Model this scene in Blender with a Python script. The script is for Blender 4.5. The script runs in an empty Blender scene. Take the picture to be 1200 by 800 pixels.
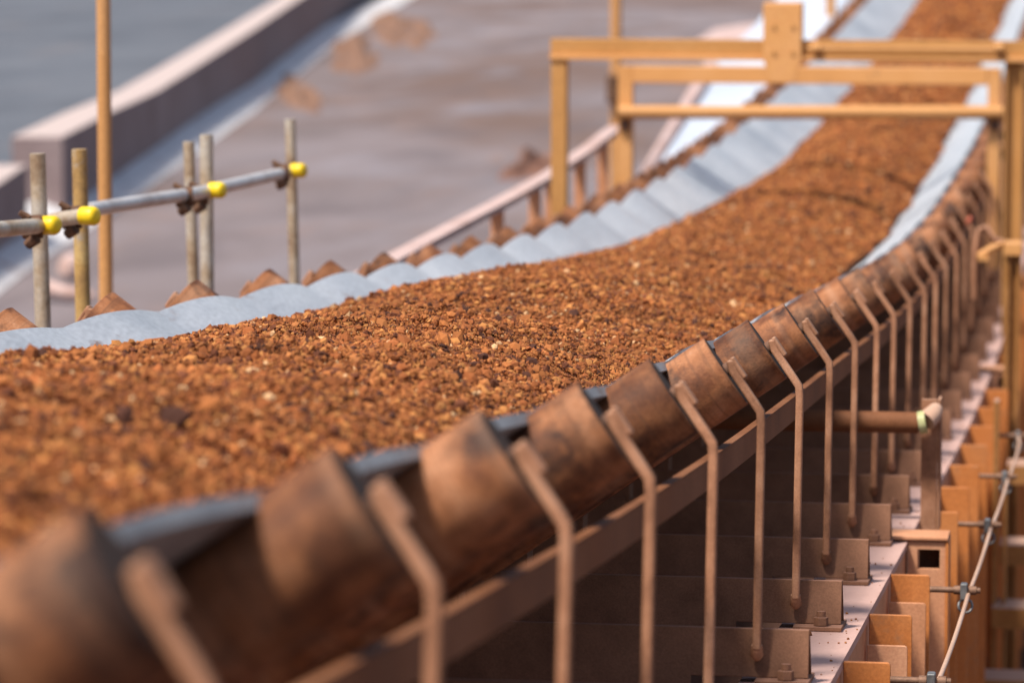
import bpy, math, random
import numpy as np
from mathutils import Vector, Matrix, noise

random.seed(7)
rng = np.random.default_rng(11)
S = bpy.context.scene
COL = S.collection
R = math.radians

# ------------------------------------------------------------------ camera
CAM_Z = 4.5                      # eye height above the yard; world: x across, y along the conveyor, z up
F = 4500.0                       # focal length in pixels of a 1200 px wide picture
YAW, PITCH = math.atan(0.1595), math.atan(0.1111)
cam_d = bpy.data.cameras.new('camera')
cam = bpy.data.objects.new('camera', cam_d)
COL.objects.link(cam)
cam.location = (0, 0, CAM_Z)
cam.rotation_euler = (math.pi / 2 - PITCH, 0, YAW)
cam_d.sensor_width = 36
cam_d.lens = F / 1200 * 36
cam_d.clip_start, cam_d.clip_end = 0.05, 3000
cam_d.dof.use_dof = True
cam_d.dof.focus_distance = 9.4
cam_d.dof.aperture_fstop = 3.4
cam_d.dof.aperture_blades = 9
S.camera = cam

# ------------------------------------------------------------------ sky, sun, exposure
SUN_EL, SUN_AZ = 60.0, -143.0    # azimuth clockwise from +y (the travel direction): behind the camera, to its left
w = bpy.data.worlds.new('World')
S.world = w
w.use_nodes = True
nt = w.node_tree
sky = nt.nodes.new('ShaderNodeTexSky')
sky.sky_type = 'NISHITA'
sky.sun_disc = False
sky.sun_elevation = R(SUN_EL)
sky.sun_rotation = R(SUN_AZ)
sky.dust_density = 2.5
sky.air_density = 1.0
nt.links.new(sky.outputs[0], nt.nodes['Background'].inputs[0])
nt.nodes['Background'].inputs[1].default_value = 0.095
sl = bpy.data.lights.new('sun', 'SUN')
sl.energy = 3.9
sl.angle = R(9.0)
sl.color = (1.0, 0.93, 0.84)
sun = bpy.data.objects.new('sun', sl)
COL.objects.link(sun)
sd = Vector((math.sin(R(SUN_AZ)) * math.cos(R(SUN_EL)), math.cos(R(SUN_AZ)) * math.cos(R(SUN_EL)), math.sin(R(SUN_EL))))
sun.rotation_euler = sd.to_track_quat('Z', 'Y').to_euler()
sun.location = (-10, -10, 30)
S.view_settings.view_transform = 'Standard'
S.view_settings.look = 'None'
S.view_settings.exposure = 0.55
S.view_settings.gamma = 1.0
S.cycles.max_bounces = 6
S.cycles.use_denoising = True

# ------------------------------------------------------------------ pixel -> world (only to place real things at real distances)
fw = Vector((-math.sin(YAW) * math.cos(PITCH), math.cos(YAW) * math.cos(PITCH), -math.sin(PITCH)))
rt = Vector((math.cos(YAW), math.sin(YAW), 0))
up = rt.cross(fw)
EYE = Vector((0, 0, CAM_Z))
def ray(x, y):
    return (fw * F + rt * (x - 600) - up * (y - 400)) / F
def on_u(x, y, u):
    d = ray(x, y); return EYE + d * (u / d.x)
def on_s(x, y, s):
    d = ray(x, y); return EYE + d * (s / d.y)
def on_z(x, y, z=0.0):
    d = ray(x, y); return EYE + d * ((z - CAM_Z) / d.z)

# ------------------------------------------------------------------ the conveyor's line in space
UC = -1.86                       # centre line of the belt
TIP_S = [-2, 0, 2, 4.36, 6.37, 8.38, 10.38, 12.4, 14.4, 16.5, 18.5, 20.5, 22.5, 24.5, 26.5, 28.5, 32, 36, 42, 50]
TIP_Z = [-.02, -.215, -.408, -.620, -.787, -.932, -1.05, -1.165, -1.285, -1.39, -1.46, -1.492, -1.500, -1.490, -1.46, -1.41, -1.27, -1.08, -.78, -.35]
TIP_H = .476                     # the upper rim of a wing roller, below the reference line
_sd = np.arange(-2, 50, .05); _zd = np.interp(_sd, TIP_S, TIP_Z)
_k = np.hanning(61); _k /= _k.sum()
_zp = np.concatenate([_zd[0] - np.arange(30, 0, -1)*(_zd[1]-_zd[0]), _zd, _zd[-1] + np.arange(1, 31)*(_zd[-1]-_zd[-2])])
_zd = np.convolve(_zp, _k, 'valid')   # rounded off: a belt has no kinks
def line(s):                     # height of the reference line above the yard
    return CAM_Z + TIP_H + float(np.interp(s, _sd, _zd))
def slope(s):
    return (line(s + .1) - line(s - .1)) / .2
def P(u, s, h):
    return Vector((u, s, line(s) - h))

# ------------------------------------------------------------------ mesh helpers
class MB:
    def __init__(self): self.v, self.f = [], []
    def add(self, vs, fs):
        o = len(self.v); self.v += [tuple(p) for p in vs]; self.f += [tuple(i + o for i in f) for f in fs]
        return self
    def box(self, a, b):
        x0, y0, z0 = a; x1, y1, z1 = b
        return self.add([(x0,y0,z0),(x1,y0,z0),(x1,y1,z0),(x0,y1,z0),(x0,y0,z1),(x1,y0,z1),(x1,y1,z1),(x0,y1,z1)],
                        [(3,2,1,0),(4,5,6,7),(0,1,5,4),(1,2,6,5),(2,3,7,6),(3,0,4,7)])
    def prism(self, poly, t0, t1, axis='y'):       # 2D outline extruded along an axis
        n = len(poly)
        def p(a, b, t): return (a, t, b) if axis == 'y' else ((t, a, b) if axis == 'x' else (a, b, t))
        self.add([p(a, b, t0) for a, b in poly] + [p(a, b, t1) for a, b in poly],
                 [tuple(range(n)), tuple(range(2*n-1, n-1, -1))] + [(i, i+n, (i+1) % n + n, (i+1) % n) for i in range(n)])
        return self
    def tube(self, pts, r, n=12, caps=True):
        pts = [Vector(p) for p in pts]
        rr = r if isinstance(r, (list, tuple)) else [r] * len(pts)
        vs, fs = [], []
        prev = None
        for i, p in enumerate(pts):
            t = (pts[min(i+1, len(pts)-1)] - pts[max(i-1, 0)]).normalized()
            if prev is None:
                a = Vector((0,0,1)) if abs(t.z) < .9 else Vector((1,0,0))
                x = t.cross(a).normalized()
            else:
                x = (prev - t * prev.dot(t)).normalized()
            prev = x
            y = t.cross(x)
            for k in range(n):
                q = 2 * math.pi * k / n
                vs.append(p + (x * math.cos(q) + y * math.sin(q)) * rr[i])
        for i in range(len(pts)-1):
            for k in range(n):
                a, b = i*n+k, i*n+(k+1) % n
                fs.append((a, b, b+n, a+n))
        if caps:
            fs.append(tuple(range(n-1, -1, -1))); fs.append(tuple(range((len(pts)-1)*n, len(pts)*n)))
        return self.add(vs, fs)
    def lathe(self, prof, origin, axis, n=40):     # prof: (distance along axis, radius)
        axis = Vector(axis).normalized(); o = Vector(origin)
        a = Vector((0,1,0)) if abs(axis.y) < .9 else Vector((1,0,0))
        x = axis.cross(a).normalized(); y = axis.cross(x)
        vs, fs = [], []
        for d, r in prof:
            for k in range(n):
                q = 2*math.pi*k/n
                vs.append(o + axis*d + (x*math.cos(q) + y*math.sin(q))*r)
        for i in range(len(prof)-1):
            for k in range(n):
                a_, b_ = i*n+k, i*n+(k+1) % n
                fs.append((a_, b_, b_+n, a_+n))
        fs.append(tuple(range(n-1, -1, -1))); fs.append(tuple(range((len(prof)-1)*n, len(prof)*n)))
        return self.add(vs, fs)
    def sweep(self, prof, ss, closed=True):        # prof: (u, h) outline carried along the conveyor's line
        n = len(prof); vs, fs = [], []
        for s in ss:
            vs += [P(u, s, h) for u, h in prof]
        for i in range(len(ss)-1):
            for k in range(n if closed else n-1):
                a, b = i*n+k, i*n+(k+1) % n
                fs.append((a, a+n, b+n, b))
        if closed:
            fs.append(tuple(range(n))); fs.append(tuple(range(len(ss)*n-1, (len(ss)-1)*n-1, -1)))
        return self.add(vs, fs)
    def build(self, name, mat, parent=None, smooth=None, bevel=0.0, loc=None, seg=2):
        me = bpy.data.meshes.new(name)
        me.from_pydata([tuple(v) for v in self.v], [], self.f)
        me.validate(); me.update()
        import bmesh
        bm = bmesh.new(); bm.from_mesh(me); bmesh.ops.recalc_face_normals(bm, faces=bm.faces); bm.to_mesh(me); bm.free()
        me.materials.append(mat)
        o = bpy.data.objects.new(name, me); COL.objects.link(o)
        if parent: o.parent = parent
        if loc is not None: o.location = loc
        if smooth is not None:
            me.polygons.foreach_set('use_smooth', [True]*len(me.polygons))
            me.set_sharp_from_angle(angle=R(smooth))
        if bevel:
            b = o.modifiers.new('bevel', 'BEVEL'); b.width = bevel; b.segments = seg; b.limit_method = 'ANGLE'; b.angle_limit = R(50)
            if smooth is None:
                me.polygons.foreach_set('use_smooth', [True]*len(me.polygons)); me.set_sharp_from_angle(angle=R(50))
                b.harden_normals = True
        return o

def tag(o, label=None, cat=None, group=None, kind=None):
    if label: o['label'] = label
    if cat: o['category'] = cat
    if group: o['group'] = group
    if kind: o['kind'] = kind
    return o
def empty(name, loc=(0,0,0), label=None, cat=None, group=None):
    o = bpy.data.objects.new(name, None); COL.objects.link(o); o.location = loc; o.empty_display_size = .2
    return tag(o, label, cat, group)
def copy_tree(o, parent=None):
    c = o.copy(); COL.objects.link(c); c.parent = parent
    for ch in list(o.children): copy_tree(ch, c)
    return c

# ------------------------------------------------------------------ materials
def mat(name, stops, scale=6.0, detail=8.0, rough=(.6,.85), metal=0.0, bump=.25, fine=120.0, dust=None, dust_amt=.6, stretch=(1,1,1), per_object=True,
        spec=.18, spots=None, bump_dist=.004, space='Object', tone=None, bands=False):
    m = bpy.data.materials.new(name); m.use_nodes = True
    N, L = m.node_tree.nodes, m.node_tree.links
    b = N['Principled BSDF']; b.inputs['Metallic'].default_value = metal; b.inputs['Specular IOR Level'].default_value = spec
    tc = N.new('ShaderNodeTexCoord'); mp = N.new('ShaderNodeMapping'); mp.inputs['Scale'].default_value = stretch
    if space == 'World':
        g = N.new('ShaderNodeNewGeometry'); L.new(g.outputs['Position'], mp.inputs[0])
    else: L.new(tc.outputs['Object'], mp.inputs[0])
    if per_object:
        oi = N.new('ShaderNodeObjectInfo'); mu = N.new('ShaderNodeMath'); mu.operation = 'MULTIPLY'; mu.inputs[1].default_value = 60
        L.new(oi.outputs['Random'], mu.inputs[0]); L.new(mu.outputs[0], mp.inputs['Location'])
    n1 = N.new('ShaderNodeTexNoise'); n1.inputs['Scale'].default_value = scale; n1.inputs['Detail'].default_value = detail; n1.inputs['Roughness'].default_value = .62
    L.new(mp.outputs[0], n1.inputs['Vector'])
    cr = N.new('ShaderNodeValToRGB'); e = cr.color_ramp.elements
    while len(e) < len(stops): e.new(.5)
    for el, (p, c) in zip(e, stops): el.position = p; el.color = (*c, 1)
    L.new(n1.outputs[0], cr.inputs[0])
    col = cr.outputs[0]
    n2 = N.new('ShaderNodeTexNoise'); n2.inputs['Scale'].default_value = fine; n2.inputs['Detail'].default_value = 4
    L.new(mp.outputs[0], n2.inputs['Vector'])
    mx = N.new('ShaderNodeMix'); mx.data_type = 'RGBA'; mx.blend_type = 'OVERLAY'; mx.inputs[0].default_value = .35
    L.new(col, mx.inputs[6]); L.new(n2.outputs[0], mx.inputs[7]); col = mx.outputs[2]
    if spots:                                    # flakes / stains with a colour of their own
        c, sc, lo, hi = spots
        n3 = N.new('ShaderNodeTexNoise'); n3.inputs['Scale'].default_value = sc; n3.inputs['Detail'].default_value = 5; n3.inputs['Roughness'].default_value = .7
        L.new(mp.outputs[0], n3.inputs['Vector'])
        r3 = N.new('ShaderNodeMapRange'); r3.inputs[1].default_value = lo; r3.inputs[2].default_value = hi
        L.new(n3.outputs[0], r3.inputs[0])
        m3 = N.new('ShaderNodeMix'); m3.data_type = 'RGBA'; L.new(r3.outputs[0], m3.inputs[0]); L.new(col, m3.inputs[6]); m3.inputs[7].default_value = (*c, 1)
        col = m3.outputs[2]
    if bands:
        sx3 = N.new('ShaderNodeSeparateXYZ'); L.new(tc.outputs['Object'], sx3.inputs[0])
        ab = N.new('ShaderNodeMath'); ab.operation = 'ABSOLUTE'; L.new(sx3.outputs[0], ab.inputs[0])
        m1 = N.new('ShaderNodeMath'); m1.operation = 'MULTIPLY'; m1.inputs[1].default_value = .819; L.new(ab.outputs[0], m1.inputs[0])
        m2_ = N.new('ShaderNodeMath'); m2_.operation = 'MULTIPLY_ADD'; m2_.inputs[1].default_value = .574; L.new(sx3.outputs[2], m2_.inputs[0]); L.new(m1.outputs[0], m2_.inputs[2])
        m4 = N.new('ShaderNodeMath'); m4.operation = 'ADD'; L.new(m2_.outputs[0], m4.inputs[0]); L.new(mu.outputs[0], m4.inputs[1])
        for sc_, lo_, hi_, c_, am_ in ((38, .56, .62, (.10,.05,.03), .6), (14, .55, .70, (.42,.25,.16), .45), (120, .60, .66, (.09,.045,.03), .5)):
            nb_ = N.new('ShaderNodeTexNoise'); nb_.noise_dimensions = '1D'; nb_.inputs['Scale'].default_value = sc_; nb_.inputs['Detail'].default_value = 2
            L.new(m4.outputs[0], nb_.inputs['W'])
            rb_ = N.new('ShaderNodeMapRange'); rb_.inputs[1].default_value = lo_; rb_.inputs[2].default_value = hi_; rb_.inputs[4].default_value = am_; L.new(nb_.outputs[0], rb_.inputs[0])
            mb_ = N.new('ShaderNodeMath'); mb_.operation = 'MULTIPLY'; L.new(rb_.outputs[0], mb_.inputs[0]); L.new(n1.outputs[0], mb_.inputs[1])
            xb_ = N.new('ShaderNodeMix'); xb_.data_type = 'RGBA'; L.new(mb_.outputs[0], xb_.inputs[0]); L.new(col, xb_.inputs[6]); xb_.inputs[7].default_value = (*c_, 1); col = xb_.outputs[2]
    if tone:                                     # each piece a little darker or lighter than its neighbour
        ot = N.new('ShaderNodeObjectInfo'); rt_n = N.new('ShaderNodeMapRange'); rt_n.inputs[3].default_value, rt_n.inputs[4].default_value = tone
        L.new(ot.outputs['Random'], rt_n.inputs[0])
        mt = N.new('ShaderNodeMix'); mt.data_type = 'RGBA'; mt.blend_type = 'MULTIPLY'; mt.inputs[0].default_value = 1
        L.new(col, mt.inputs[6]); L.new(rt_n.outputs[0], mt.inputs[7]); col = mt.outputs[2]
    if dust:                                     # ore dust lies on the faces that look up
        g2 = N.new('ShaderNodeNewGeometry'); sx = N.new('ShaderNodeSeparateXYZ'); L.new(g2.outputs['Normal'], sx.inputs[0])
        r2 = N.new('ShaderNodeMapRange'); r2.inputs[1].default_value = .3; r2.inputs[2].default_value = .95; r2.inputs[4].default_value = dust_amt
        L.new(sx.outputs[2], r2.inputs[0])
        md = N.new('ShaderNodeMix'); md.data_type = 'RGBA'; L.new(r2.outputs[0], md.inputs[0]); L.new(col, md.inputs[6]); md.inputs[7].default_value = (*dust, 1)
        col = md.outputs[2]
    L.new(col, b.inputs['Base Color'])
    rr = N.new('ShaderNodeMapRange'); rr.inputs[3].default_value, rr.inputs[4].default_value = rough
    L.new(n1.outputs[0], rr.inputs[0]); L.new(rr.outputs[0], b.inputs['Roughness'])
    bp = N.new('ShaderNodeBump'); bp.inputs['Strength'].default_value = bump; bp.inputs['Distance'].default_value = bump_dist
    ad = N.new('ShaderNodeMath'); ad.operation = 'MULTIPLY_ADD'; ad.inputs[1].default_value = .5
    L.new(n2.outputs[0], ad.inputs[0]); L.new(n1.outputs[0], ad.inputs[2]); L.new(ad.outputs[0], bp.inputs['Height']); L.new(bp.outputs[0], b.inputs['Normal'])
    return m

DUST = (.40, .22, .17)
M = {}
M['roller'] = mat('rusty roller shell', [(.28,(.05,.022,.014)), (.42,(.15,.056,.026)), (.52,(.27,.108,.046)), (.64,(.35,.158,.078)), (.76,(.40,.235,.15))], 7, 11, (.5,.8), .0, .45, 150, stretch=(1,1.6,1), spots=((.045,.022,.016), 6, .50, .64), tone=(.75, 1.2), bands=True)
M['seal'] = mat('dark grimy end seal', [(.3,(.02,.014,.012)), (.5,(.045,.027,.02)), (.72,(.08,.045,.03))], 9, 6, (.6,.9), 0, .3, 160)
M['rust_dark'] = mat('dark rusted steel', [(.3,(.075,.042,.032)), (.5,(.14,.075,.05)), (.7,(.20,.105,.07))], 7, 8, (.6,.9), .1, .3, 160)
M['arm'] = mat('dusty bent bar', [(.3,(.17,.075,.040)), (.5,(.33,.155,.085)), (.7,(.43,.225,.135))], 9, 8, (.6,.85), .0, .35, 200, dust=(.46,.28,.19), dust_amt=.6, tone=(.78, 1.18))
M['frame'] = mat('brown dusted frame steel', [(.3,(.13,.062,.036)), (.5,(.21,.102,.060)), (.72,(.275,.135,.08))], 5, 9, (.65,.9), 0, .3, 220, dust=DUST, dust_amt=.3)
M['strip'] = mat('ochre brown flat steel', [(.3,(.12,.046,.020)), (.5,(.19,.075,.032)), (.72,(.23,.10,.048))], 3, 9, (.6,.85), 0, .25, 160)
M['beam'] = mat('pink dusted painted beam', [(.3,(.40,.22,.17)), (.5,(.50,.30,.245)), (.72,(.57,.37,.32))], 2.2, 9, (.5,.75), 0, .2, 90, dust=(.56,.37,.32), dust_amt=.6, per_object=False)
M['orange'] = mat('orange painted steel', [(.25,(.47,.155,.035)), (.5,(.55,.19,.05)), (.78,(.59,.25,.09))], 2.5, 6, (.42,.65), 0, .2, 120, spots=((.40,.19,.09), 6, .58, .72), spec=.4)
M['pink'] = mat('dust coated orange plate', [(.3,(.46,.205,.10)), (.5,(.57,.27,.145)), (.72,(.61,.33,.20))], 3, 8, (.6,.85), 0, .15, 120)
M['gantry'] = mat('yellow orange painted gantry steel', [(.25,(.56,.265,.085)), (.5,(.64,.31,.105)), (.78,(.68,.36,.15))], 1.6, 5, (.4,.6), 0, .15, 90, spots=((.30,.17,.09), 5, .60, .75), spec=.4)
M['gantry_dull'] = mat('dull ochre gantry steel', [(.25,(.43,.21,.07)), (.5,(.49,.245,.08)), (.78,(.53,.29,.115))], 1.6, 5, (.5,.7), 0, .15, 90)
M['belt'] = mat('grey rubber belt', [(.3,(.33,.352,.38)), (.5,(.43,.455,.485)), (.72,(.51,.535,.56))], 2.5, 9, (.32,.5), 0, .12, 70, per_object=False, stretch=(1,.35,1), spots=((.22,.13,.09), 7, .62, .74), spec=.85)
M['belt_edge'] = M['belt']
M['tube'] = mat('scuffed scaffold tube', [(.3,(.26,.15,.08)), (.45,(.46,.35,.24)), (.6,(.56,.50,.42)), (.75,(.46,.27,.11))], 6, 8, (.4,.65), .35, .2, 90, spec=.4)
M['tube_yellow'] = mat('worn yellow scaffold tube', [(.3,(.26,.15,.07)), (.5,(.46,.28,.10)), (.68,(.55,.38,.16))], 7, 8, (.45,.7), .1, .2, 90, spots=((.40,.33,.26), 8, .55, .65))
M['tube_zinc'] = mat('zinc scaffold rail', [(.3,(.40,.33,.30)), (.5,(.60,.57,.55)), (.72,(.70,.68,.67))], 5, 8, (.35,.55), .4, .2, 90, spec=.4)
M['cap'] = mat('yellow plastic cap', [(.3,(.72,.47,.005)), (.6,(.85,.60,.015))], 8, 4, (.3,.45), 0, .05, 60, spec=.4)
M['coupler'] = mat('rusty clamp', [(.3,(.06,.035,.025)), (.5,(.15,.08,.05)), (.72,(.26,.15,.09))], 25, 6, (.6,.9), .3, .3, 200)
M['pole'] = mat('ochre painted pole', [(.25,(.49,.24,.085)), (.5,(.54,.27,.10)), (.78,(.57,.31,.14))], 1.6, 4, (.45,.65), 0, .1, 90)
M['zinc'] = mat('grey galvanised clamp', [(.3,(.13,.13,.13)), (.6,(.24,.24,.24))], 20, 5, (.4,.6), .5, .1, 120, spec=.4)
M['bar_brown'] = mat('brown eye rod', [(.3,(.12,.065,.04)), (.6,(.26,.15,.10))], 20, 5, (.5,.7), .3, .2, 200)
M['cord'] = mat('pinkish sheathed cable', [(.3,(.48,.29,.20)), (.6,(.56,.37,.27))], 2, 2, (.4,.55), 0, .1, 160)
M['tape'] = mat('yellow green tape', [(.3,(.40,.40,.17)), (.6,(.48,.48,.24))], 10, 3, (.3,.5), 0, .05, 60)
M['red'] = mat('red plastic tip', [(.3,(.40,.09,.05)), (.6,(.52,.14,.08))], 10, 3, (.4,.5), 0, .05, 60)
M['concrete'] = mat('brown dusted concrete', [(.3,(.20,.145,.14)), (.5,(.255,.19,.185)), (.72,(.30,.235,.23))], .8, 9, (.8,.95), 0, .3, 14, dust=(.50,.41,.38), dust_amt=.9, bump_dist=.02)
M['apron'] = mat('grey concrete apron', [(.3,(.54,.52,.52)), (.5,(.62,.60,.60)), (.72,(.70,.67,.66))], .9, 9, (.75,.9), 0, .3, 12, bump_dist=.02, spots=((.36,.25,.21), 1.2, .58, .72))
M['white'] = mat('white sheet steel', [(.3,(.47,.52,.60)), (.5,(.55,.60,.68)), (.72,(.62,.66,.72))], .8, 7, (.35,.5), 0, .05, 20, spots=((.55,.40,.33), .9, .66, .8), spec=.4)
M['guard'] = mat('pink dusted guard rail', [(.3,(.40,.26,.22)), (.5,(.50,.36,.325)), (.72,(.56,.43,.40))], 3, 8, (.5,.7), 0, .15, 60)
M['soil'] = mat('tan spilled fines', [(.3,(.13,.065,.045)), (.5,(.22,.125,.085)), (.72,(.30,.18,.12))], 3, 9, (.9,1), 0, .6, 30, bump_dist=.05)
M['fines'] = mat('brown fines', [(.3,(.13,.06,.04)), (.5,(.20,.10,.07)), (.72,(.26,.15,.11))], 3, 9, (.9,1), 0, .6, 30, bump_dist=.05)
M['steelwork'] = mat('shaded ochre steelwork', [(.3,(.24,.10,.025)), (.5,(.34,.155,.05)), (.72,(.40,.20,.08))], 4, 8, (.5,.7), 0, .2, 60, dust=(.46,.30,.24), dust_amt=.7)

# ground: dusty pinkish concrete with streaks and rust stains
def ground_mat(name, stops, scale, stretch, rust=None, rot=0):
    m = bpy.data.materials.new(name); m.use_nodes = True
    N, L = m.node_tree.nodes, m.node_tree.links; b = N['Principled BSDF']
    g = N.new('ShaderNodeNewGeometry'); mp = N.new('ShaderNodeMapping'); mp.inputs['Scale'].default_value = stretch; mp.inputs['Rotation'].default_value = (0,0,rot)
    L.new(g.outputs['Position'], mp.inputs[0])
    n = N.new('ShaderNodeTexNoise'); n.inputs['Scale'].default_value = scale; n.inputs['Detail'].default_value = 10; n.inputs['Roughness'].default_value = .68
    L.new(mp.outputs[0], n.inputs['Vector'])
    cr = N.new('ShaderNodeValToRGB'); e = cr.color_ramp.elements
    while len(e) < len(stops): e.new(.5)
    for el, (p, c) in zip(e, stops): el.position = p; el.color = (*c, 1)
    L.new(n.outputs[0], cr.inputs[0]); col = cr.outputs[0]
    for c, sc, lo, hi, amt in (rust or []):
        n3 = N.new('ShaderNodeTexNoise'); n3.inputs['Scale'].default_value = sc; n3.inputs['Detail'].default_value = 7; n3.inputs['Distortion'].default_value = .6; L.new(mp.outputs[0], n3.inputs['Vector'])
        r3 = N.new('ShaderNodeMapRange'); r3.inputs[1].default_value = lo; r3.inputs[2].default_value = hi; r3.inputs[4].default_value = amt
        L.new(n3.outputs[0], r3.inputs[0])
        mx = N.new('ShaderNodeMix'); mx.data_type = 'RGBA'; L.new(r3.outputs[0], mx.inputs[0]); L.new(col, mx.inputs[6]); mx.inputs[7].default_value = (*c, 1); col = mx.outputs[2]
    L.new(col, b.inputs['Base Color']); b.inputs['Roughness'].default_value = .9; b.inputs['Specular IOR Level'].default_value = .2
    n2 = N.new('ShaderNodeTexNoise'); n2.inputs['Scale'].default_value = 3; n2.inputs['Detail'].default_value = 8; L.new(g.outputs['Position'], n2.inputs['Vector'])
    bp = N.new('ShaderNodeBump'); bp.inputs['Strength'].default_value = .3; bp.inputs['Distance'].default_value = .05; L.new(n2.outputs[0], bp.inputs['Height']); L.new(bp.outputs[0], b.inputs['Normal'])
    return m
M['ground'] = ground_mat('dusty yard concrete', [(.3,(.135,.108,.105)), (.45,(.18,.147,.148)), (.6,(.22,.185,.19)), (.8,(.27,.23,.235))], .22, (1, .32, 1),
                         [((.14,.088,.068), .10, .45, .60, .85), ((.115,.095,.10), .5, .52, .66, .55), ((.22,.14,.11), .9, .57, .70, .5), ((.24,.23,.26), .3, .55, .68, .5)], 0)
M['asphalt'] = ground_mat('blue grey wet asphalt', [(.3,(.075,.083,.098)), (.5,(.105,.115,.135)), (.72,(.14,.15,.17))], .2, (1, .3, 1), [((.18,.16,.16), .3, .56, .72, .5)])
M['ore_low_bounce'] = ground_mat('ore stained low bounce yard', [(.3,(.07,.032,.022)), (.5,(.12,.058,.040)), (.72,(.18,.10,.075))], .6, (1, .2, 1), [((.22,.15,.14), .4, .55, .7, .6)])

# ------------------------------------------------------------------ setting
tag(MB().add([(-900,-200,0),(900,-200,0),(900,1600,0),(-900,1600,0)], [(0,1,2,3)]).build('ground', M['ground']), kind='structure')

c0, c1 = on_z(905, 60), on_z(1000, -40)
tag(MB().add([(-4.2,-60,.004),(60,-60,.004),(60,400,.004),(c1.x,400,.004),(c1.x,c1.y,.004),(c0.x,c0.y,.004),(-4.2,30,.004)], [tuple(range(7))]).build('ore_stained_low_bounce_ground', M['ore_low_bounce']), kind='structure')  # reddish ore stain by the belt; unseen right part added dark to cut bounce light

# wall along the yard: stations are where its apron meets the ground
base_px = [(-60,388), (0,345), (40,313), (128,254), (205,200), (300,131), (343,95), (400,48), (470,6), (540,-36)]
B = [on_z(x, y) for x, y in base_px]
def offs(pts, d):
    out = []
    for i, p in enumerate(pts):
        t = (pts[min(i+1, len(pts)-1)] - pts[max(i-1, 0)]).normalized()
        out.append(p + Vector((-t.y, t.x, 0)) * d)
    return out
def strip_mesh(rows, name, m, parent=None, bevel=0.0):   # rows: closed cross sections, one per station
    n = len(rows[0]); vs = [p for r_ in rows for p in r_]; fs = []
    for i in range(len(rows)-1):
        for k in range(n): fs.append((i*n+k, i*n+(k+1) % n, (i+1)*n+(k+1) % n, (i+1)*n+k))
    fs.append(tuple(range(n))); fs.append(tuple(range(len(vs)-1, len(vs)-n-1, -1)))
    return MB().add(vs, fs).build(name, m, parent, bevel=bevel)
Z = Vector((0,0,1))
I1, I2 = offs(B, .80), offs(B, 1.0)
rows = [[B[i], I1[i] + Z*.34, I2[i] + Z*.34, I2[i]] for i in range(len(B))]
tag(strip_mesh(rows, 'concrete_kerb', M['apron'], bevel=.03), 'sloped pale grey concrete kerb running along the foot of the brown wall', 'kerb')
def wall_piece(base, top, thick, name, label):
    fr = [on_z(x, y) for x, y in base]
    hs = [on_s(bx, ty, f.y).z for (bx, by), ty, f in zip(base, top, fr)]
    bk = offs(fr, thick)
    rows = [[f, f + Z*h, q + Z*h, q] for f, h, q in zip(fr, hs, bk)]
    return tag(strip_mesh(rows, name, M['concrete'], bevel=.02), label, 'wall')
wall_piece([(75,263), (130,226), (185,187), (225,158), (300,107), (350,66), (405,22), (465,-16), (520,-46)], [160, 132, 107, 82, 34, 0, -36, -72, -96], .75, 'concrete_wall', 'long brown concrete wall with pale top, its squared end just inside the left edge')
wall_piece([(-60,352), (-20,324), (33,289)], [256, 229, 193], 1.3, 'concrete_wall', 'lower brown concrete wall cut off by the left edge, beside the squared end of the long wall')

# asphalt behind the wall
bk = offs(B, 1.5)
vs = [(p.x, p.y, .004) for p in bk] + [(p.x - 700, p.y + 420, .004) for p in bk]
n = len(bk)
tag(MB().add(vs, [(i, i+1, i+1+n, i+n) for i in range(n-1)]).build('road', M['asphalt']), kind='structure')

# spilled fines along the kerb
def pile(px, wx, wy, hh, label, seed, ang=0.0, m='soil'):
    c = on_z(*px); n = 26; vs, fs = [], []
    for j in range(n):
        for i in range(n):
            a, b_ = i/(n-1)*2-1, j/(n-1)*2-1
            k = max(0.0, min(1.0, 1.05 - (a*a + b_*b_)*1.25 + .75*noise.noise(Vector((a*2.1+seed*3, b_*2.1-seed, 4.2))))) * max(0.0, min(1.0, (1 - max(abs(a), abs(b_)))*5))
            z = hh * (k ** .8) * (.55 + .9*noise.noise(Vector((a*2.3+seed, b_*2.3, seed)))+.25*noise.noise(Vector((a*7+seed, b_*7, seed))))
            x_, y_ = a*wx, b_*wy
            vs.append((c.x + x_*math.cos(ang) - y_*math.sin(ang), c.y + x_*math.sin(ang) + y_*math.cos(ang), max(z, 0) - .02))
    for j in range(n-1):
        for i in range(n-1): fs.append((j*n+i, j*n+i+1, (j+1)*n+i+1, (j+1)*n+i))
    o = MB().add(vs, fs).build('dirt_pile', M[m], smooth=60)
    return tag(o, label, 'dirt pile', 'spilled dirt along the kerb')
pile((345,108), .6, 11, .30, 'small tan dirt pile by the kerb, nearest of the three', 1.3, .25)
pile((414,62), .9, 20, .36, 'long tan dirt pile by the kerb, the middle one of three', 4.1, .2)
pile((470,34), 1.3, 26, .45, 'tan dirt pile by the kerb, farthest of the three', 7.7, .2)
tag(pile((628,198), .55, 3.2, .34, 'brown heap of fines on the yard left of the gantry post', 9.9, 0, 'fines'), group='')
del bpy.data.objects['dirt_pile.003']['group']
c = on_z(82, 347)
o = MB().tube([c + Vector((-.25,-.3,.10)), c + Vector((-.1,-.6,.16)), c + Vector((.2,-.8,.12)), c + Vector((.5,-.75,.08))], [.05,.09,.08,.05], 10).build('debris', M['guard'], smooth=60)
tag(o, 'pale pink scrap lying on the yard behind the scaffold', 'scrap')
c = on_z(82, 328)
tag(MB().lathe([(-.12,.03),(-.1,.13),(.05,.16),(.16,.1),(.2,.02)], c + Z*.14, (0.3,.2,1), 14).build('rock', M['guard'], smooth=60), 'pale pink rock on the yard between scaffold posts', 'rock')

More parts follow.
